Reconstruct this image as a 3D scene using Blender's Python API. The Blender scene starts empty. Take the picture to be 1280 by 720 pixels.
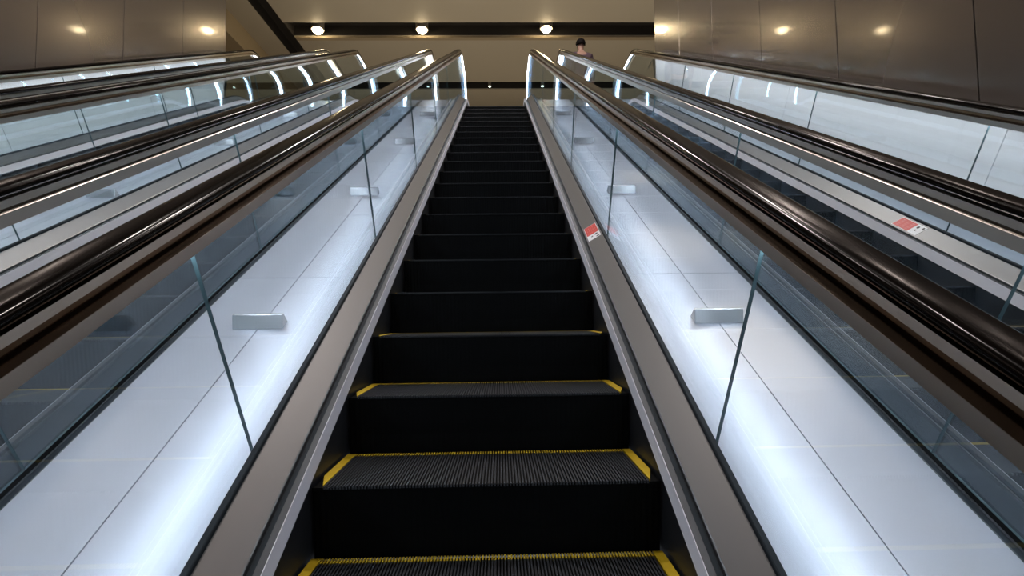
import bpy, bmesh, math, random
from math import sin, cos, tan, radians, hypot, pi
from mathutils import Vector
random.seed(4)
col = bpy.context.scene.collection
C30, S30, T30 = cos(pi/6), 0.5, tan(pi/6)
PITCH = 1.95            # distance between neighbouring escalators
STEP_RUN, STEP_RISE = 0.3464, 0.2
F = 4.3                 # height of the upper floor
Y_END = 9.2             # where the balustrades turn down
S0 = -2.9               # where the incline starts below the camera
CEIL = 8.5

# ---------------------------------------------------------------- materials
def new_mat(name):
    m = bpy.data.materials.new(name); m.use_nodes = True
    nt = m.node_tree
    return m, nt, nt.nodes['Principled BSDF'], nt.nodes['Material Output']

def mat(name, color, rough=0.5, metal=0.0, coat=0.0, spec=0.5, coat_rough=0.05):
    m, nt, b, o = new_mat(name)
    b.inputs['Base Color'].default_value = (*color, 1)
    b.inputs['Roughness'].default_value = rough
    b.inputs['Metallic'].default_value = metal
    b.inputs['Coat Weight'].default_value = coat
    b.inputs['Coat Roughness'].default_value = coat_rough
    b.inputs['Specular IOR Level'].default_value = spec
    return m

def add_noise(m, scale, strength=0.0, rough=None, col2=None, vec_scale=(1, 1, 1), dist=0.02, detail=2.0):
    nt = m.node_tree; b = nt.nodes['Principled BSDF']
    tc = nt.nodes.new('ShaderNodeTexCoord'); mp = nt.nodes.new('ShaderNodeMapping')
    mp.inputs['Scale'].default_value = vec_scale
    nz = nt.nodes.new('ShaderNodeTexNoise'); nz.inputs['Scale'].default_value = scale; nz.inputs['Detail'].default_value = detail
    nt.links.new(tc.outputs['Object'], mp.inputs['Vector']); nt.links.new(mp.outputs['Vector'], nz.inputs['Vector'])
    if strength:
        bp = nt.nodes.new('ShaderNodeBump'); bp.inputs['Strength'].default_value = strength; bp.inputs['Distance'].default_value = dist
        nt.links.new(nz.outputs['Fac'], bp.inputs['Height']); nt.links.new(bp.outputs['Normal'], b.inputs['Normal'])
    if rough:
        mr = nt.nodes.new('ShaderNodeMapRange'); mr.inputs['To Min'].default_value = rough[0]; mr.inputs['To Max'].default_value = rough[1]
        mr.inputs['From Min'].default_value = .2; mr.inputs['From Max'].default_value = .8; mr.interpolation_type = 'SMOOTHSTEP'
        nt.links.new(nz.outputs['Fac'], mr.inputs['Value']); nt.links.new(mr.outputs['Result'], b.inputs['Roughness'])
    if col2:
        mx = nt.nodes.new('ShaderNodeMix'); mx.data_type = 'RGBA'
        mx.inputs['A'].default_value = b.inputs['Base Color'].default_value; mx.inputs['B'].default_value = (*col2, 1)
        nt.links.new(nz.outputs['Fac'], mx.inputs['Factor']); nt.links.new(mx.outputs['Result'], b.inputs['Base Color'])
    return m

def emit_mat(name, color, strength):
    m, nt, b, o = new_mat(name)
    b.inputs['Base Color'].default_value = (*color, 1)
    b.inputs['Emission Color'].default_value = (*color, 1)
    b.inputs['Emission Strength'].default_value = strength
    return m

def glass_mat(name, tint, refl=0.05):
    m, nt, b, o = new_mat(name)
    nt.nodes.remove(b)
    lw = nt.nodes.new('ShaderNodeLayerWeight'); lw.inputs['Blend'].default_value = 0.5
    pw = nt.nodes.new('ShaderNodeMath'); pw.operation = 'POWER'; pw.inputs[1].default_value = 5
    ma = nt.nodes.new('ShaderNodeMath'); ma.operation = 'MULTIPLY_ADD'; ma.inputs[1].default_value = 0.9; ma.inputs[2].default_value = refl
    nt.links.new(lw.outputs['Facing'], pw.inputs[0]); nt.links.new(pw.outputs[0], ma.inputs[0])
    tr = nt.nodes.new('ShaderNodeBsdfTransparent'); tr.inputs['Color'].default_value = (*tint, 1)
    gl = nt.nodes.new('ShaderNodeBsdfGlossy'); gl.inputs['Roughness'].default_value = 0.01
    gl.inputs['Color'].default_value = (.78, .90, 1, 1)
    mx = nt.nodes.new('ShaderNodeMixShader')
    nt.links.new(ma.outputs[0], mx.inputs['Fac']); nt.links.new(tr.outputs[0], mx.inputs[1]); nt.links.new(gl.outputs[0], mx.inputs[2])
    nt.links.new(mx.outputs[0], o.inputs['Surface'])
    return m

M = {}
M['rubber'] = mat('handrail rubber', (.004, .0028, .0024), .15, spec=.11)
M['profile'] = mat('brushed rail profile', (.50, .46, .42), .28, 1.0)
M['profile_mid'] = mat('brown rail rib', (.26, .20, .145), .35, 1.0)
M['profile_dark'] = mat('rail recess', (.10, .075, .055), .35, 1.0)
M['deck'] = mat('brushed inner deck', (.165, .165, .168), .40, .9)
M['trim'] = mat('brightened skirt trim', (.88, .84, .91), .6, .0)  # upright face coloured brighter, standing in for the light it catches
M['trim_top'] = mat('darkened trim ledge', (.05, .05, .054), .5, .3)  # top of the same trim, its shading put into the colour
M['skirt'] = mat('black skirt', (.012, .013, .016), .45)
M['gasket'] = mat('dark gasket', (.018, .025, .032), .6, spec=.15)
M['channel'] = mat('steel glass channel', (.16, .18, .20), .35, .8)
M['step'] = mat('black step metal', (.0015, .0017, .002), .5, spec=.08)
M['tread'] = mat('black tread cleats', (.024, .025, .029), .42, spec=.35)
M['yellow'] = add_noise(mat('yellow step edging', (.62, .42, .015), .45), 25, col2=(.40, .27, .01))
M['median'] = add_noise(mat('pale satin steel', (.70, .735, .84), .28, .5), 1.6, strength=.12, dist=.02, vec_scale=(1, .55, .55))
M['white_panel'] = add_noise(mat('pale wall cladding', (.82, .85, .88), .35, .0), 1.2, strength=.2, dist=.02)
M['block'] = mat('brushed steel block', (.72, .74, .78), .25, .6)
M['bronze'] = add_noise(mat('bronze wall cladding', (.20, .175, .158), .22, .65, coat=.35, coat_rough=.06), .9, strength=.2, dist=.02)
M['bronze_edge'] = mat('bronze joint', (.03, .025, .02), .4, .5)
M['glass'] = glass_mat('balustrade glass', (.960, .985, .987), .075)
M['glass_edge'] = mat('glass edge', (.10, .17, .19), .15)
M['led'] = emit_mat('light strip', (.79, .88, 1.0), 31)
M['led_inner'] = emit_mat('inner light strip', (.88, .94, 1.0), 13)
M['ceiling'] = add_noise(mat('beige ceiling', (.44, .385, .30), .55), .5, col2=(.40, .35, .27))
M['slot'] = mat('dark ceiling slot', (.022, .018, .015), .6)
M['bulkhead'] = mat('brown bulkhead', (.30, .235, .15), .6)
M['lip'] = mat('pale slot lip', (.55, .47, .36), .5)
M['lens'] = emit_mat('warm lamp lens', (1.0, .80, .48), 60)
M['lens_small'] = emit_mat('small lamp lens', (.8, .9, .75), 6)
M['ring'] = mat('lamp ring', (.5, .45, .38), .35, .6)
M['floor'] = add_noise(mat('stone floor', (.30, .27, .23), .25), 3, col2=(.24, .21, .18))
M['red'] = add_noise(mat('sticker red', (.52, .02, .02), .4), 60, col2=(.64, .05, .04))
M['white'] = mat('sticker white', (.80, .80, .84), .4)
M['ink'] = mat('sticker black', (.02, .02, .025), .5)
M['pale_ink'] = mat('sticker pale lettering', (.72, .20, .17), .5)
M['skin'] = mat('skin', (.42, .25, .19), .5)
M['hair'] = mat('dark hair', (.008, .006, .006), .7, spec=.1)
M['jacket'] = mat('plum jacket', (.09, .055, .075), .8)
M['trousers'] = mat('dark trousers', (.02, .022, .03), .8)
M['shoe'] = mat('dark shoes', (.015, .014, .014), .5)

# riser ribs: fine vertical ridges as bump
def rib_bump(m):
    nt = m.node_tree; b = nt.nodes['Principled BSDF']
    tc = nt.nodes.new('ShaderNodeTexCoord'); wv = nt.nodes.new('ShaderNodeTexWave'); wv.bands_direction = 'X'
    wv.inputs['Scale'].default_value = 17.5
    bp = nt.nodes.new('ShaderNodeBump'); bp.inputs['Strength'].default_value = .25; bp.inputs['Distance'].default_value = .003
    nt.links.new(tc.outputs['Object'], wv.inputs['Vector']); nt.links.new(wv.outputs['Fac'], bp.inputs['Height'])
    nt.links.new(bp.outputs['Normal'], b.inputs['Normal'])
rib_bump(M['step'])

# ---------------------------------------------------------------- mesh helpers
class MB:
    def __init__(self): self.v = []; self.f = []; self.mi = []
    def add(self, vs, fs, mi=0):
        n = len(self.v); self.v += [tuple(p) for p in vs]
        for k, f in enumerate(fs):
            self.f.append([n+i for i in f]); self.mi.append(mi[k] if isinstance(mi, list) else mi)
    def box(self, x0, x1, y0, y1, z0, z1, mi=0):
        self.add([(x, y, z) for z in (z0, z1) for y in (y0, y1) for x in (x0, x1)],
                 [(0, 2, 3, 1), (4, 5, 7, 6), (0, 1, 5, 4), (2, 6, 7, 3), (0, 4, 6, 2), (1, 3, 7, 5)], mi)
    def prism_x(self, poly, x0, x1, mi=0, edge_mi=None):
        n = len(poly)
        vs = [(x0, y, z) for y, z in poly]+[(x1, y, z) for y, z in poly]
        fs = [tuple(range(n)), tuple(range(2*n-1, n-1, -1))]+[(i, i+n, (i+1) % n+n, (i+1) % n) for i in range(n)]
        self.add(vs, fs, [mi, mi]+[edge_mi if edge_mi is not None else mi]*n)
    def sweep(self, prof, rings_of, cap=True, mi=0):
        """prof: list of (x, n); rings_of(n) -> list of (y, z) along the path"""
        cols = [rings_of(n) for x, n in prof]
        m, L = len(prof), len(cols[0])
        vs = [(prof[j][0], cols[j][i][0], cols[j][i][1]) for i in range(L) for j in range(m)]
        fs = [(i*m+j, i*m+(j+1) % m, (i+1)*m+(j+1) % m, (i+1)*m+j) for i in range(L-1) for j in range(m)]
        if cap: fs += [tuple(range(m-1, -1, -1)), tuple((L-1)*m+j for j in range(m))]
        self.add(vs, fs, mi)
    def build(self, name, mats, parent=None, smooth=False, bevel=0, angle=35):
        me = bpy.data.meshes.new(name); me.from_pydata(self.v, [], self.f)
        for m in (mats if isinstance(mats, (list, tuple)) else [mats]): me.materials.append(m)
        for p, i in zip(me.polygons, self.mi): p.material_index = i
        bm = bmesh.new(); bm.from_mesh(me); bmesh.ops.recalc_face_normals(bm, faces=bm.faces)
        bm.to_mesh(me); bm.free()
        o = bpy.data.objects.new(name, me); col.objects.link(o)
        if smooth:
            me.polygons.foreach_set('use_smooth', [True]*len(me.polygons))
            try: me.set_sharp_from_angle(angle=radians(angle))
            except Exception: pass
        if bevel:
            b = o.modifiers.new('soft edges', 'BEVEL'); b.width = bevel; b.segments = 2; b.limit_method = 'ANGLE'
        if parent is not None: o.parent = parent
        me.update()
        return o

def tag(o, label=None, cat=None, group=None, kind=None):
    if label: o['label'] = label
    if cat: o['category'] = cat
    if group: o['group'] = group
    if kind: o['kind'] = kind
    return o

def empty(name, loc=(0, 0, 0)):
    o = bpy.data.objects.new(name, None); col.objects.link(o); o.location = loc; o.empty_display_size = .2
    return o

def copy_tree(o, parent=None):
    c = o.copy(); col.objects.link(c)
    if parent is not None: c.parent = parent
    for ch in list(o.children): copy_tree(ch, c)
    return c

# ---------------------------------------------------------------- paths in the y-z plane
def inc(s, n): return (s*C30-n*S30, s*S30+n*C30)
R_LOW = 1.2
YC = F/T30; YF = YC+R_LOW*tan(radians(15))          # flat begins at YF
S_T = hypot(YC, F)-R_LOW*tan(radians(15))           # incline ends at S_T
FL = F+.25                                           # the decks run a little higher over the flat top steps
YCL = FL/T30; YFL = YCL+R_LOW*tan(radians(15)); S_L = hypot(YCL, FL)-R_LOW*tan(radians(15))
def low(n, s0=S0, s1=None, y1=Y_END, seg=1):
    """points along the step-nose path at height n, from s0; stops at s1 on the incline or runs to y1"""
    e = S_L if s1 is None else s1
    pts = [inc(s0+(e-s0)*i/seg, n) for i in range(seg+1)]
    if s1 is not None: return pts
    for i in range(1, 11):
        th = radians(30*(1-i/10)); pts.append((YFL-sin(th)*(R_LOW+n), FL-R_LOW+cos(th)*(R_LOW+n)))
    pts.append((y1, FL+n)); return pts
def low_at_y(y):
    """z of the nose path at y"""
    y_t = S_T*C30
    if y <= y_t: return y*T30
    if y >= YF: return F
    return F-R_LOW+math.sqrt(R_LOW**2-(YF-y)**2)
N0, FR, R_RAIL, R_NEWEL = .75, F+1.40, .6, .45
YRC = (FR-N0/C30)/T30; YRF = YRC+R_RAIL*tan(radians(15))
S_R = YRC*C30+FR*S30-R_RAIL*tan(radians(15))
def rail(n, s0=S0, s1=None, newel=True, seg=12, back=.3, y1=Y_END):
    d = n-N0
    e = S_R if s1 is None else s1
    pts = [inc(s0+(e-s0)*i/seg, n) for i in range(seg+1)]
    if s1 is not None: return pts
    for i in range(1, 9):
        th = radians(30*(1-i/8)); pts.append((YRF-sin(th)*(R_RAIL+d), FR-R_RAIL+cos(th)*(R_RAIL+d)))
    for k in (.33, .66, 1): pts.append((YRF+(y1-YRF)*k, FR+d))
    if newel:
        for i in range(1, 17):
            a = pi/2-pi*i/16; pts.append((y1+cos(a)*(R_NEWEL+d), FR-R_NEWEL+sin(a)*(R_NEWEL+d)))
        if back: pts.append((y1-back, FR-2*R_NEWEL-d))
    return pts

# ---------------------------------------------------------------- the escalator
def step_meshes():
    W = .5
    pitch, n = .009, 110
    body = MB()
    prof = [(.0, -.004), (.004, -.016), (.012, -.07), (.022, -.14), (.026, -.215), (.30, -.215), (.30, -.05), (.345, -.03), (.345, -.010), (.002, -.010)]
    body.prism_x(prof, -W, W)
    tr = MB(); tr.box(-W, W, .001, .3445, -.012, -.0075, 1)
    yl = MB()
    for i in range(n):
        x = -W+.006+i*pitch
        if abs(x) > W-.032: continue
        tr.box(x, x+.0048, -.003, .316, -.008, 0)
        yl.box(x, x+.0048, .316, .3455, -.006, .0004)
    for s in (-1, 1):
        x0, x1 = sorted((s*(W-.029), s*(W-.001)))
        xi, xo = s*(W-.030), s*(W-.001)
        pl = [(xi, .004), (xo, .10), (xo, .345), (xi, .345)]
        yl.add([(x, y, -.008) for x, y in pl]+[(x, y, .0006) for x, y in pl], [(0, 1, 2, 3), (4, 5, 6, 7), (0, 1, 5, 4), (1, 2, 6, 5), (2, 3, 7, 6), (3, 0, 4, 7)])
    return body, tr, yl

def glass_outline(s_a, s_b):
    """outline of one pane: bottom low(n=.07), top rail(n=.735)"""
    nb, nt_ = .06, .7225
    if s_b is not None:
        return [inc(s_a, nb), inc(s_b, nb), inc(s_b, nt_), inc(s_a, nt_)]
    bot = low(nb, s_a)
    top = rail(nt_, s_a, seg=1, back=0)
    return bot+top[::-1]

JOINTS = [S0]+[.425+1.62*k for k in range(-2, 5)]+[None]
def make_escalator():
    root = empty('escalator', (0, 0, 0))
    body, tr, yl = step_meshes()
    first = None
    k = -7
    while k*STEP_RUN < 8.5:
        y = k*STEP_RUN; z = low_at_y(y)
        if first is None:
            st = body.build('step', M['step'], root, smooth=False)
            tr.build('tread', [M['tread'], M['step']], st)
            e = yl.build('yellow_edging', M['yellow'], st); e['label'] = 'yellow edging along the sides and back of the step'
            first = st; st.location = (0, y, z)
        else:
            st = first.copy(); col.objects.link(st); st.parent = root; st.location = (0, y, z)
            for ch in list(first.children):
                c = ch.copy(); col.objects.link(c); c.parent = st
        k += 1
    y_last = k*STEP_RUN
    cp = MB(); cp.box(-.505, .505, y_last, Y_END+.9, F-.03, F)
    for i in range(100):
        x = -.495+i*.0099; cp.box(x, x+.004, y_last-.06, y_last, F-.012, F-.002)
    cp.build('comb_plate', M['deck'], root)
    for s in (-1, 1):
        def P(pts): return [(s*x, n) for x, n in pts]
        a = MB(); a.sweep(P([(.508, -.32), (.508, .0), (.53, .0), (.53, -.32)]), lambda n: low(n)); a.build('skirt_panel', M['skirt'], root, smooth=True)
        a = MB(); a.sweep(P([(.506, .0), (.506, .0578), (.5075, .0578), (.5075, .0)]), lambda n: low(n)); tt = a.build('skirt_trim', M['trim'], root, smooth=True)
        a = MB(); a.sweep(P([(.508, .0), (.508, .058), (.526, .058), (.526, .0)]), lambda n: low(n)); a.build('trim_ledge', M['trim_top'], tt, smooth=True)
        a = MB(); a.sweep(P([(.526, .02), (.526, .046), (.552, .046), (.552, .02)]), lambda n: low(n)); a.build('groove_strip', M['gasket'], root, smooth=True)
        a = MB(); a.sweep(P([(.547, .047), (.547, .060), (.550, .0635), (.626, .114), (.6295, .114), (.6298, .095), (.552, .046)]), lambda n: low(n)); a.build('inner_deck', M['deck'], root, smooth=True, angle=12)
        a = MB(); a.sweep(P([(.6305, .05), (.6305, .124), (.633, .1265), (.6465, .1265), (.6465, .05)]), lambda n: low(n)); a.build('glass_gasket', M['gasket'], root, smooth=True)
        a = MB(); a.sweep(P([(.6575, -.02), (.6575, .046), (.665, .046), (.665, .030), (.678, .030), (.678, -.02)]), lambda n: low(n)); a.build('outer_channel', M['channel'], root, smooth=True)
        for i in range(len(JOINTS)-1):
            sa, sb = JOINTS[i]+.001, (None if JOINTS[i+1] is None else JOINTS[i+1]-.001)
            g = MB(); g.prism_x(glass_outline(sa, sb), s*.652-.0045, s*.652+.0045, 0, 1)
            g.build('glass_panel', [M['glass'], M['glass_edge']], root)
        X = .700; G = .652
        def Q(pts): return [(s*(X+x), n) for x, n in pts]
        a = MB(); a.sweep(Q([(-.062, .712), (-.062, .7385), (-.0605, .7385), (-.060, .733), (-.010, .733), (-.010, .747), (.033, .747), (.036, .744), (.036, .712), (.030, .712), (.030, .7275), (-.0595, .7275), (-.0595, .712)]), lambda n: rail(n))
        rp = a.build('rail_profile', M['profile'], root, smooth=True)
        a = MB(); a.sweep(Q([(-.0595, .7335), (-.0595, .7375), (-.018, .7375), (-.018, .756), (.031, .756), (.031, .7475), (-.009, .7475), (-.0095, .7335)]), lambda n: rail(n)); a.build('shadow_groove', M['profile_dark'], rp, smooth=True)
        a = MB(); a.sweep(Q([(-.0185, .744), (-.026, .744), (-.026, .755), (-.0185, .755)]), lambda n: rail(n)); a.build('groove_rib', M['profile_mid'], rp, smooth=True)
        a = MB(); a.sweep(Q([(-.036, .7585), (-.036, .7755), (.038, .7755), (.038, .7565), (-.012, .7565), (-.012, .7585)]), lambda n: rail(n)); a.build('rail_flange', M['profile'], rp, smooth=True)
        hp = []
        for t in range(0, 25):
            an = radians(-52+284*t/24)
            cx_, sy_ = cos(an), sin(an); hp.append((.041*math.copysign(abs(cx_)**.72, cx_), .7925+.0160*math.copysign(abs(sy_)**.72, sy_)))
        a = MB(); a.sweep(Q(hp), lambda n: rail(n)); a.build('handrail', M['rubber'], root, smooth=True, angle=60)
        for q in (-1, 1):
            a = MB(); a.sweep([(s*(G+q*x), n) for x, n in ([(.0055, .719), (.022, .719), (.022, .7245), (.0055, .7245)] if q > 0 else [(.0048, .719), (.0110, .719), (.0110, .7245), (.0048, .7245)])], lambda n: rail(n, back=0)); a.build('light_strip', M['led'] if q > 0 else M['led_inner'], root)
        # inlet housing where the handrail turns back into the base
        a = MB(); yy = Y_END
        a.prism_x([(yy-.62, FL+.055), (yy-.06, FL+.055), (yy-.06, FL+.12), (yy-.16, FL+.22), (yy-.30, FL+.22)], s*X-.062, s*X+.062); a.build('handrail_inlet', M['gasket'], root, bevel=.008)
    return root

esc = make_escalator()
ESC = 'parallel escalators rising side by side'
tag(esc, 'central escalator straight ahead with empty black steps and yellow step edges', 'escalator', ESC)
right = copy_tree(esc); right.location.x = PITCH
tag(right, 'escalator on the right, next to the right bronze wall, with a person near its top', 'escalator', ESC)
left = copy_tree(esc); left.location.x = -PITCH
tag(left, 'escalator on the left, immediately beside the central one', 'escalator', ESC)
far = copy_tree(esc); far.location.x = -2*PITCH
tag(far, 'farthest escalator on the left, running along the left bronze wall', 'escalator', ESC)

# ---------------------------------------------------------------- pale steel decks between the escalators
SEAMS = [S0, -.75, 1.70, 4.15, 6.60, None]
BLOCKS = [1.20, 3.12, 5.04, 7.02]
def deck_panel_mesh(x0, x1, i, n1=.040, th=.012):
    sa = SEAMS[i]+.002; sb = None if SEAMS[i+1] is None else SEAMS[i+1]-.002
    a = MB(); a.sweep([(x0, n1-th), (x1, n1-th), (x1, n1), (x0, n1)], lambda n: low(n, sa, sb, seg=2))
    return a
def block_mesh(xc, s):
    a = MB(); h, l, w = .055, .062, .210
    pr = [(s, .0401), (s+l, .0401), (s+.040, .0401+h), (s+.028, .0401+h)]
    a.prism_x([inc(u, n) for u, n in pr], xc-w/2, xc+w/2)
    return a
def make_deck(xa, xb, cols, blocks, label):
    root = empty('divider_deck', ((xa+xb)/2, 0, 0)); ox = (xa+xb)/2
    w = (xb-xa)/cols
    for i in range(len(SEAMS)-1):
        for c in range(cols):
            deck_panel_mesh(xa+c*w+.002-ox, xa+(c+1)*w-.002-ox, i).build('deck_panel', M['median'], root, smooth=True)
    a = MB(); a.sweep([(xa-ox, -.02), (xb-ox, -.02), (xb-ox, .0275), (xa-ox, .0275)], lambda n: low(n)); a.build('deck_backing', M['gasket'], root, smooth=True)
    if blocks:
        for s in BLOCKS:
            b = block_mesh(0, s).build('anti_slide_block', M['block'], root, bevel=.003); b['label'] = 'brushed steel anti-slide block'
    tag(root, label, 'deck', 'pale steel decks beside the glass balustrades')
g0, g1 = .679, PITCH-.679
make_deck(g0, g1, 2, True, 'pale steel deck with blocks between the central and right escalators')
make_deck(-g1, -g0, 2, True, 'pale steel deck with blocks between the central escalator and the one left of it')
make_deck(-g1-PITCH, -g0-PITCH, 2, True, 'pale steel deck with blocks between the two escalators on the left')
WL, WR = -4.9, 2.95
make_deck(g0+PITCH, WR-.002, 1, False, 'narrow pale steel deck between the right escalator and the right wall')
make_deck(WL+.002, -g0-2*PITCH, 1, False, 'narrow pale steel deck between the farthest left escalator and the left wall')

# ---------------------------------------------------------------- stickers on the sloped inner decks
def make_sticker(xc, s, w0, sx, sy, label):
    """flat sticker on the right-hand inner deck of the escalator centred at xc"""
    ux, un = .072/hypot(.072, .048), .048/hypot(.072, .048)
    px, pn = xc+.550+ux*w0, .0635+un*w0
    y, z = inc(s, pn)
    root = empty('warning_sticker', (px, y, z))
    root.rotation_euler = (0, 0, 0)
    ex = Vector((ux, -un*S30, un*C30)); ey = Vector((0, C30, S30)); ez = ex.cross(ey)
    def place(name, poly, h, m, par, base=.0006):
        a = MB(); n = len(poly)
        vs = [ex*u+ey*v+ez*base for u, v in poly]+[ex*u+ey*v+ez*h for u, v in poly]
        a.add(vs, [tuple(range(n-1, -1, -1)), tuple(range(n, 2*n))]+[(i, (i+1) % n, (i+1) % n+n, i+n) for i in range(n)])
        return a.build(name, m, par)
    a, b = sx/2, sy/2
    place('backing_film', [(-a, -b), (a, -b), (a, b), (-a, b)], .0012, M['white'], root)
    rd = place('red_field', [(-a+.003, -b*.30), (a-.003, -b*.30), (a-.003, b-.003), (-a+.003, b-.003)], .0016, M['red'], root, .0010)
    for r in range(3):
        for c in range(5):
            u0 = -a*.72+c*a*.31; v0 = b*.66-r*b*.36
            place('lettering', [(u0, v0), (u0+a*.20, v0), (u0+a*.20, v0+b*.045), (u0, v0+b*.045)], .0019, M['pale_ink'], rd, .0014)
            place('lettering', [(u0+a*.07, v0-b*.12), (u0+a*.13, v0-b*.12), (u0+a*.13, v0+b*.10), (u0+a*.07, v0+b*.10)], .0019, M['pale_ink'], rd, .0014)
    def ell(cu, cv, ru, rv, rot):
        return [(cu+ru*cos(t)*cos(rot)-rv*sin(t)*sin(rot), cv+ru*cos(t)*sin(rot)+rv*sin(t)*cos(rot)) for t in [2*pi*i/14 for i in range(14)]]
    place('pictogram', ell(a*.42, -b*.52, a*.26, b*.085, .25), .0018, M['ink'], root, .0010)
    place('pictogram', ell(-a*.25, -b*.60, a*.15, b*.07, -.6), .0018, M['ink'], root, .0010)
    place('pictogram', ell(a*.55, -b*.86, a*.26, b*.06, .2), .0018, M['ink'], root, .0010)
    tag(root, label, 'sticker', 'red and white warning stickers')
    return root
make_sticker(0, 2.178, .046, .080, .20, 'red and white warning sticker on the inner deck of the central escalator')
make_sticker(PITCH, 2.235, .043, .078, .205, 'red and white warning sticker on the right escalator, seen through glass')

# ---------------------------------------------------------------- walls beside the escalators
Y_WALL = 8.02
def wall(name, x, side, label):
    root = empty(name, (0, 0, 0))
    tag(root, kind='structure', label=label)
    x1 = x+side*.20
    CAP = F+1.16
    def PX(n): return [(y, min(z, CAP)) for y, z in rail(n, newel=False, seg=60, y1=Y_WALL)]
    a = MB()
    bottom = [(-6, -4.6), (Y_WALL, F-.6)]
    a.prism_x([(-6, -4.6), (Y_WALL, F-.75), (Y_WALL, CEIL), (-6, CEIL)], x+side*.03, x1); a.build('wall_core', M['bronze_edge'], root)
    lineb = PX(.715)
    def zb(y):
        for (ya, za), (yb, zb_) in zip(lineb, lineb[1:]):
            if ya <= y <= yb: return za+(zb_-za)*(y-ya)/(yb-ya)
        return y*T30+.715/C30
    ys = [Y_WALL-1.24*k for k in range(0, 11)]
    for k in range(len(ys)-1):
        yb, ya = ys[k]-.004, ys[k+1]+.004
        samples = [ya+(yb-ya)*i/8 for i in range(9)]
        poly = [(y, zb(y)+.006) for y in samples]+[(yb, CEIL-.002), (ya, CEIL-.002)]
        p = MB(); p.prism_x(poly, x, x+side*.028)
        o = p.build('cladding_panel', M['bronze'], root, bevel=.003)
    ss = [S0, -.16, 2.29, 4.74, 7.19, None]
    for k in range(len(ss)-1):
        sa = ss[k]+.003
        if ss[k+1] is not None:
            sb = ss[k+1]-.003; poly = [inc(sa, -.1), inc(sb, -.1), inc(sb, .709), inc(sa, .709)]
        else:
            poly = low(-.1, sa, None, Y_WALL)+[(y, min(z, CAP)) for y, z in rail(.709, sa, newel=False, seg=40, y1=Y_WALL)][::-1]
        p = MB(); p.prism_x(poly, x, x+side*.028); p.build('lower_panel', M['white_panel'], root)
    return root
wall('wall_left', WL, -1, 'glossy bronze panel wall on the left above pale lower panels')
wall('wall_right', WR, 1, 'glossy bronze panel wall on the right above pale lower panels')

# ---------------------------------------------------------------- upper floor, ceiling
def struct(name, mb, m, label=None, **k):
    o = mb.build(name, m, **k); tag(o, label, kind='structure'); return o
a = MB(); a.box(-9, 8, Y_END+.9, 20, F-.3, F-.002)
a.box(-9, WL-.2, Y_WALL, Y_END+.9, F-.3, F-.002); a.box(WR+.2, 8, Y_WALL, Y_END+.9, F-.3, F-.002)
a.box(WL, -.51-2*PITCH-.2, Y_END+.02, Y_END+.9, F-.3, F-.002)
for xc in (-2*PITCH, -PITCH, 0):
    a.box(xc+.51, xc+PITCH-.51, Y_END+.02, Y_END+.9, F-.3, F-.002)
a.box(PITCH+.51, WR, Y_END+.02, Y_END+.9, F-.3, F-.002)
struct('floor_upper', a, M['floor'], 'stone floor of the upper level beyond the escalators')
a = MB(); a.box(-5.1, 3.15, -9, -2.0, -1.85, -1.65); struct('floor_lower', a, M['floor'], 'floor of the lower level')
SL0, SL1 = -5.63, -6.09          # side slot
YA, YB, YC2, YD = 12.13, 12.82, 15.62, 16.18
a = MB()
a.box(SL0, 8, -6, YA, CEIL, CEIL+.12)
a.box(SL0+.03, 8, YB, YC2, CEIL, CEIL+.12)
a.box(SL0+.03, 8, YD, 20, CEIL, CEIL+.12)
a.box(-6.78, SL1, -6, 20, CEIL, CEIL+.12)
struct('ceiling', a, M['ceiling'], 'beige flat ceiling split by dark slots')
a = MB(); a.box(-6.1, 8, -6, 20, CEIL+.32, CEIL+.40); struct('ceiling_slot', a, M['slot'], 'dark recess above the ceiling slots')
def slot_sides(nm, x0, x1, y0, y1, axis):
    a = MB()
    if axis == 'x':
        a.box(x0, x1, y0-.02, y0+.004, CEIL+.001, CEIL+.32); a.box(x0, x1, y1-.004, y1+.02, CEIL+.035, CEIL+.32)
    else:
        a.box(x0-.02, x0+.004, y0, y1, CEIL+.001, CEIL+.32); a.box(x1-.004, x1+.02, y0, y1, CEIL+.001, CEIL+.32)
    struct(nm, a, M['slot'], 'dark side of a ceiling slot')
slot_sides('trim_1', SL0, 8, YA, YB, 'x'); slot_sides('trim_2', SL0, 8, YC2, YD, 'x'); slot_sides('trim_3', SL1, SL0, -6, 20, 'y')
a = MB(); a.box(SL0+.05, 8, YB-.012, YB+.14, CEIL-.035, CEIL-.001); struct('trim_4', a, M['bulkhead'], 'thin lip along the far edge of the near ceiling slot')
a = MB(); a.box(-7.6, -6.78, 7.0, 20, 7.92, CEIL); struct('trim_5', a, M['bulkhead'], 'brown bulkhead hanging from the ceiling at the left')
a = MB(); a.box(-7.8, -7.6, 7.0, 20, F, CEIL); struct('wall_side', a, M['bulkhead'], 'brown wall of the upper level at the far left')
a = MB(); a.box(8, 8.2, 7.0, 20, F, CEIL); struct('wall_east', a, M['ceiling'], 'beige wall of the upper level at the far right')
a = MB(); a.box(-7.8, 8.2, 20, 20.2, F, CEIL+.4); struct('wall_back', a, M['ceiling'], 'beige back wall of the upper level')

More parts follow.
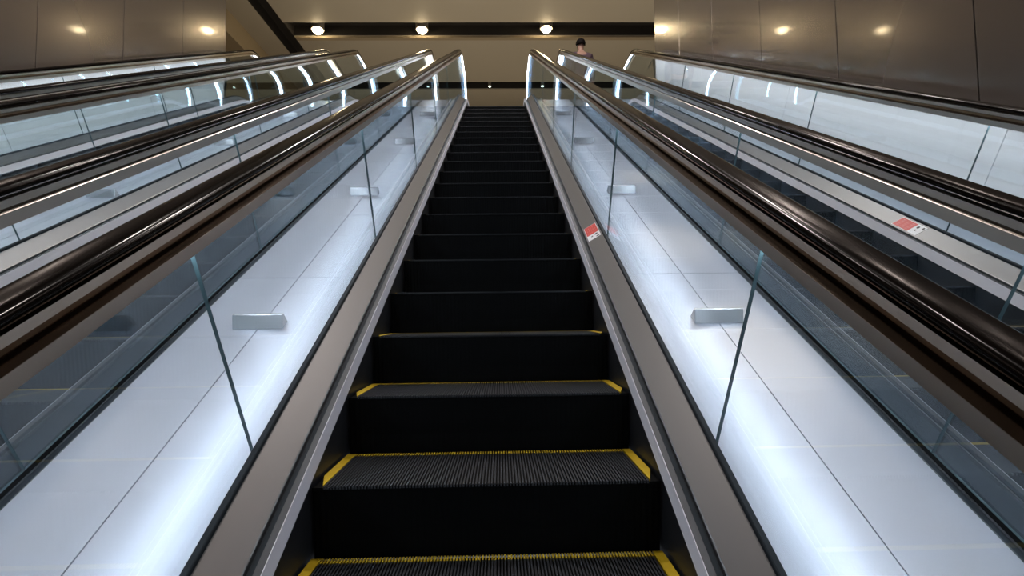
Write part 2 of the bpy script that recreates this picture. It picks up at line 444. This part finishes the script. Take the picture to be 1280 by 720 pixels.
# downlights in the near slot
def downlight(x, y, r, lens, label):
    root = empty('downlight', (x, y, CEIL))
    def disc(r0, r1, z0, z1, n=28):
        a = MB(); vs = []; fs = []
        for i in range(n):
            t = 2*pi*i/n
            for rr, zz in ((r0, z0), (r1, z0), (r1, z1), (r0, z1)): vs.append((rr*cos(t), rr*sin(t), zz))
        for i in range(n):
            j = (i+1) % n
            for k in range(4): fs.append((i*4+k, i*4+(k+1) % 4, j*4+(k+1) % 4, j*4+k))
        a.add(vs, fs); return a
    disc(r*1.0, r*1.22, -.015, .30).build('housing', M['ring'], root, smooth=True)
    a = MB(); vs = [(0, 0, -.012-r*.75)]; n = 28; fs = []
    for k, (rr, zz) in enumerate([(.5*r, -.010-r*.64), (.85*r, -.008-r*.38), (.98*r, -.002)]):
        vs += [(rr*cos(2*pi*i/n), rr*sin(2*pi*i/n), zz) for i in range(n)]
    fs = [(0, 1+i, 1+(i+1) % n) for i in range(n)]+[(1+k*n+i, 1+(k+1)*n+i, 1+(k+1)*n+(i+1) % n, 1+k*n+(i+1) % n) for k in range(2) for i in range(n)]
    a.add(vs, fs); a.build('lens', lens, root, smooth=True)
    tag(root, label, 'ceiling light', 'downlights in the dark ceiling slot')
    return root
for x, y, lab in [(-4.84, 12.47, 'glowing warm downlight in the ceiling slot, leftmost of the row of three'),
                  (-2.02, 12.46, 'glowing warm downlight in the ceiling slot, middle of the row of three'),
                  (1.37, 12.42, 'glowing warm downlight in the ceiling slot, rightmost of the row of three')]:
    downlight(x, y, .14, M['lens'], lab)
tag(downlight(-.25, 15.92, .045, M['lens_small'], ''), 'tiny pale light in the farther dark ceiling slot', 'ceiling light')

# ---------------------------------------------------------------- the person at the top of the right escalator
def skin(name, nodes, edges, m, parent, sub=2, root_i=0):
    me = bpy.data.meshes.new(name); bm = bmesh.new()
    lay = bm.verts.layers.skin.verify()
    vs = []
    for i, (x, y, z, r) in enumerate(nodes):
        v = bm.verts.new((x, y, z)); rr = r if isinstance(r, tuple) else (r, r)
        v[lay].radius = rr; v[lay].use_root = (i == root_i); vs.append(v)
    for i, j in edges: bm.edges.new((vs[i], vs[j]))
    bm.to_mesh(me); bm.free(); me.materials.append(m)
    o = bpy.data.objects.new(name, me); col.objects.link(o); o.parent = parent
    sk = o.modifiers.new('skin', 'SKIN'); sk.use_smooth_shade = True
    sb = o.modifiers.new('subdivision', 'SUBSURF'); sb.levels = sb.render_levels = sub
    return o
def make_person(loc, rz):
    root = empty('person', loc); root.rotation_euler.z = rz
    # faces +y; feet at z=0
    N = [(0, 0, .93, (.15, .11)), (0, .0, 1.08, (.135, .10)), (0, -.01, 1.25, (.155, .11)), (0, -.015, 1.38, (.12, .09)), (0, -.01, 1.455, .055), (0, .0, 1.51, .055),
         (0, .012, 1.575, (.078, .088)), (0, .012, 1.645, (.080, .095)), (0, .005, 1.69, (.05, .06))]
    E = [(i, i+1) for i in range(8)]
    def chain(start, pts):
        p = start
        for q in pts:
            N.append(q); E.append((p, len(N)-1)); p = len(N)-1
        return p
    chain(6, [(0, .105, 1.590, .014)])                       # nose
    for s in (-1, 1):
        chain(7, [(s*.083, .0, 1.605, .014)])                # ear
        w = chain(3, [(s*.175, -.015, 1.36, .058), (s*.215, -.03, 1.10, .044), (s*.225, .02, .87, .030), (s*.225, .035, .80, (.022, .036))])
        for fy, ln in ((.058, .075), (.042, .088), (.026, .082), (.010, .066)):
            chain(w, [(s*.225, fy, .765, .0095), (s*.222, fy+.004, .765-ln*.5, .0085), (s*.214, fy+.008, .765-ln, .007)])
        chain(w, [(s*.212, .066, .79, .011), (s*.205, .080, .755, .009)])
        chain(0, [(s*.09, 0, .86, .085), (s*.10, .01, .48, .058), (s*.105, -.01, .10, .040), (s*.108, .09, .035, .034)])
    skin('body', N, E, M['skin'], root, 2)
    J = [(0, 0, .90, (.172, .13)), (0, 0, 1.08, (.158, .122)), (0, -.01, 1.25, (.175, .13)), (0, -.015, 1.38, (.14, .108)), (0, -.012, 1.47, .064)]
    JE = [(0, 1), (1, 2), (2, 3), (3, 4)]
    for s in (-1, 1):
        b = len(J); J += [(s*.178, -.015, 1.365, .074), (s*.217, -.03, 1.10, .060), (s*.226, .018, .89, .045)]
        JE += [(3, b), (b, b+1), (b+1, b+2)]
    skin('jacket', J, JE, M['jacket'], root, 2)
    T = [(0, 0, .95, (.16, .12))]; TE = []
    for s in (-1, 1):
        b = len(T); T += [(s*.09, 0, .84, .10), (s*.10, .01, .48, .075), (s*.105, -.01, .09, .060)]; TE += [(0, b), (b, b+1), (b+1, b+2)]
    skin('trousers', T, TE, M['trousers'], root, 2)
    for s in (-1, 1):
        skin('shoe', [(s*.106, -.045, .045, .045), (s*.107, .06, .042, (.044, .040)), (s*.109, .16, .034, (.042, .032))], [(0, 1), (1, 2)], M['shoe'], root, 2)
    # hair: a cap over the top, back and sides of the head
    a = MB(); vs = []; fs = []; nu, nv = 24, 10
    for j in range(nv+1):
        for i in range(nu):
            u = 2*pi*i/nu; face = max(0, sin(u))            # +y is the face
            vmax = radians(118-62*face**.6)
            v = vmax*j/nv; wob = 1+.03*sin(5*u+3*j)
            vs.append((.094*sin(v)*cos(u)*wob, .008+.110*sin(v)*sin(u)*wob-.006, 1.628+.100*cos(v)*wob))
    for j in range(nv):
        for i in range(nu): fs.append((j*nu+i, j*nu+(i+1) % nu, (j+1)*nu+(i+1) % nu, (j+1)*nu+i))
    a.add(vs, fs)
    h = a.build('hair', M['hair'], root, smooth=True, angle=80)
    so = h.modifiers.new('thickness', 'SOLIDIFY'); so.thickness = .012; so.offset = 1
    tag(root, 'person with short dark hair standing near the top of the right escalator', 'person')
make_person((1.65, 8.50, F+.006), .1)

# ---------------------------------------------------------------- lights
def area(name, loc, size, energy, color, rot=(0, 0, 0), size_y=None, shape=None):
    l = bpy.data.lights.new(name, 'AREA'); l.energy = energy; l.color = color; l.size = size
    if size_y: l.shape = 'RECTANGLE'; l.size_y = size_y
    if shape: l.shape = shape
    o = bpy.data.objects.new(name, l); col.objects.link(o); o.location = loc; o.rotation_euler = rot
    return o
# ceiling fixtures over the escalator hall
for x, y, e in [(0, .9, 100), (0, 3.4, 125), (0, 6.1, 105), (-2.7, 3.0, 50), (2.3, 4.2, 60), (-.5, -2.5, 60)]:
    area('hall_lamp', (x, y, CEIL-.03), .32, e*1.2, (1.0, .90, .84), shape='DISK')
# added narrow spots, out of view, that make warm patches on the decks
def spot(x, s, e, ang):
    y, z = inc(s, .04)
    l = bpy.data.lights.new('added_spot', 'SPOT'); l.energy = e; l.color = (1.0, .80, .55); l.spot_size = radians(ang); l.spot_blend = 1; l.shadow_soft_size = .03
    o = bpy.data.objects.new('added_spot', l); col.objects.link(o); o.location = (.6, y+2.2, CEIL-.05)
    o.rotation_euler = (Vector((x, y, z))-o.location).to_track_quat('-Z', 'Y').to_euler()
for x, s, e, ang in [(1.02, 1.05, 2600, 4.2), (1.05, 2.15, 1800, 4.2), (1.2, 3.6, 1500, 3.4), (-.95, 2.9, 700, 5)]: spot(x, s, e, ang)
# added fill lamps, hidden behind the landing, aimed up to brighten the ceiling
for x in (-4, -1, 2, 5):
    for y, e in ((10.9, 28), (15.5, 15)):
        area('ceiling_fill', (x, y, F+.35), .6, e, (1.0, .87, .68), rot=(pi, 0, 0))

w = bpy.data.worlds.new('World'); bpy.context.scene.world = w; w.use_nodes = True
w.node_tree.nodes['Background'].inputs['Color'].default_value = (.62, .66, .75, 1)
w.node_tree.nodes['Background'].inputs['Strength'].default_value = .18

# ---------------------------------------------------------------- camera
cd = bpy.data.cameras.new('Camera'); cam = bpy.data.objects.new('Camera', cd); col.objects.link(cam)
f_px, p, yw, r = 641.0, radians(3.0954), radians(1.2597), -radians(.738)
fw = Vector((sin(yw)*cos(p), cos(yw)*cos(p), sin(p))); rt = Vector((cos(yw), -sin(yw), 0)); up = rt.cross(fw)
R_ = rt*cos(r)+up*sin(r); U_ = -rt*sin(r)+up*cos(r)
from mathutils import Matrix
mw = Matrix((R_, U_, -fw)).transposed().to_4x4(); mw.translation = Vector((.0445, -1.154, .6788))
cam.matrix_world = mw
cd.sensor_width = 36; cd.lens = f_px/1280*36; cd.clip_start = .02; cd.clip_end = 100
bpy.context.scene.camera = cam
vs = bpy.context.scene.view_settings
vs.view_transform = 'Standard'; vs.look = 'None'; vs.exposure = 0; vs.gamma = 1
cy = bpy.context.scene.cycles
cy.max_bounces = 14; cy.transparent_max_bounces = 40; cy.glossy_bounces = 8; cy.diffuse_bounces = 4
cy.use_denoising = True; cy.sample_clamp_indirect = 6; cy.caustics_reflective = False
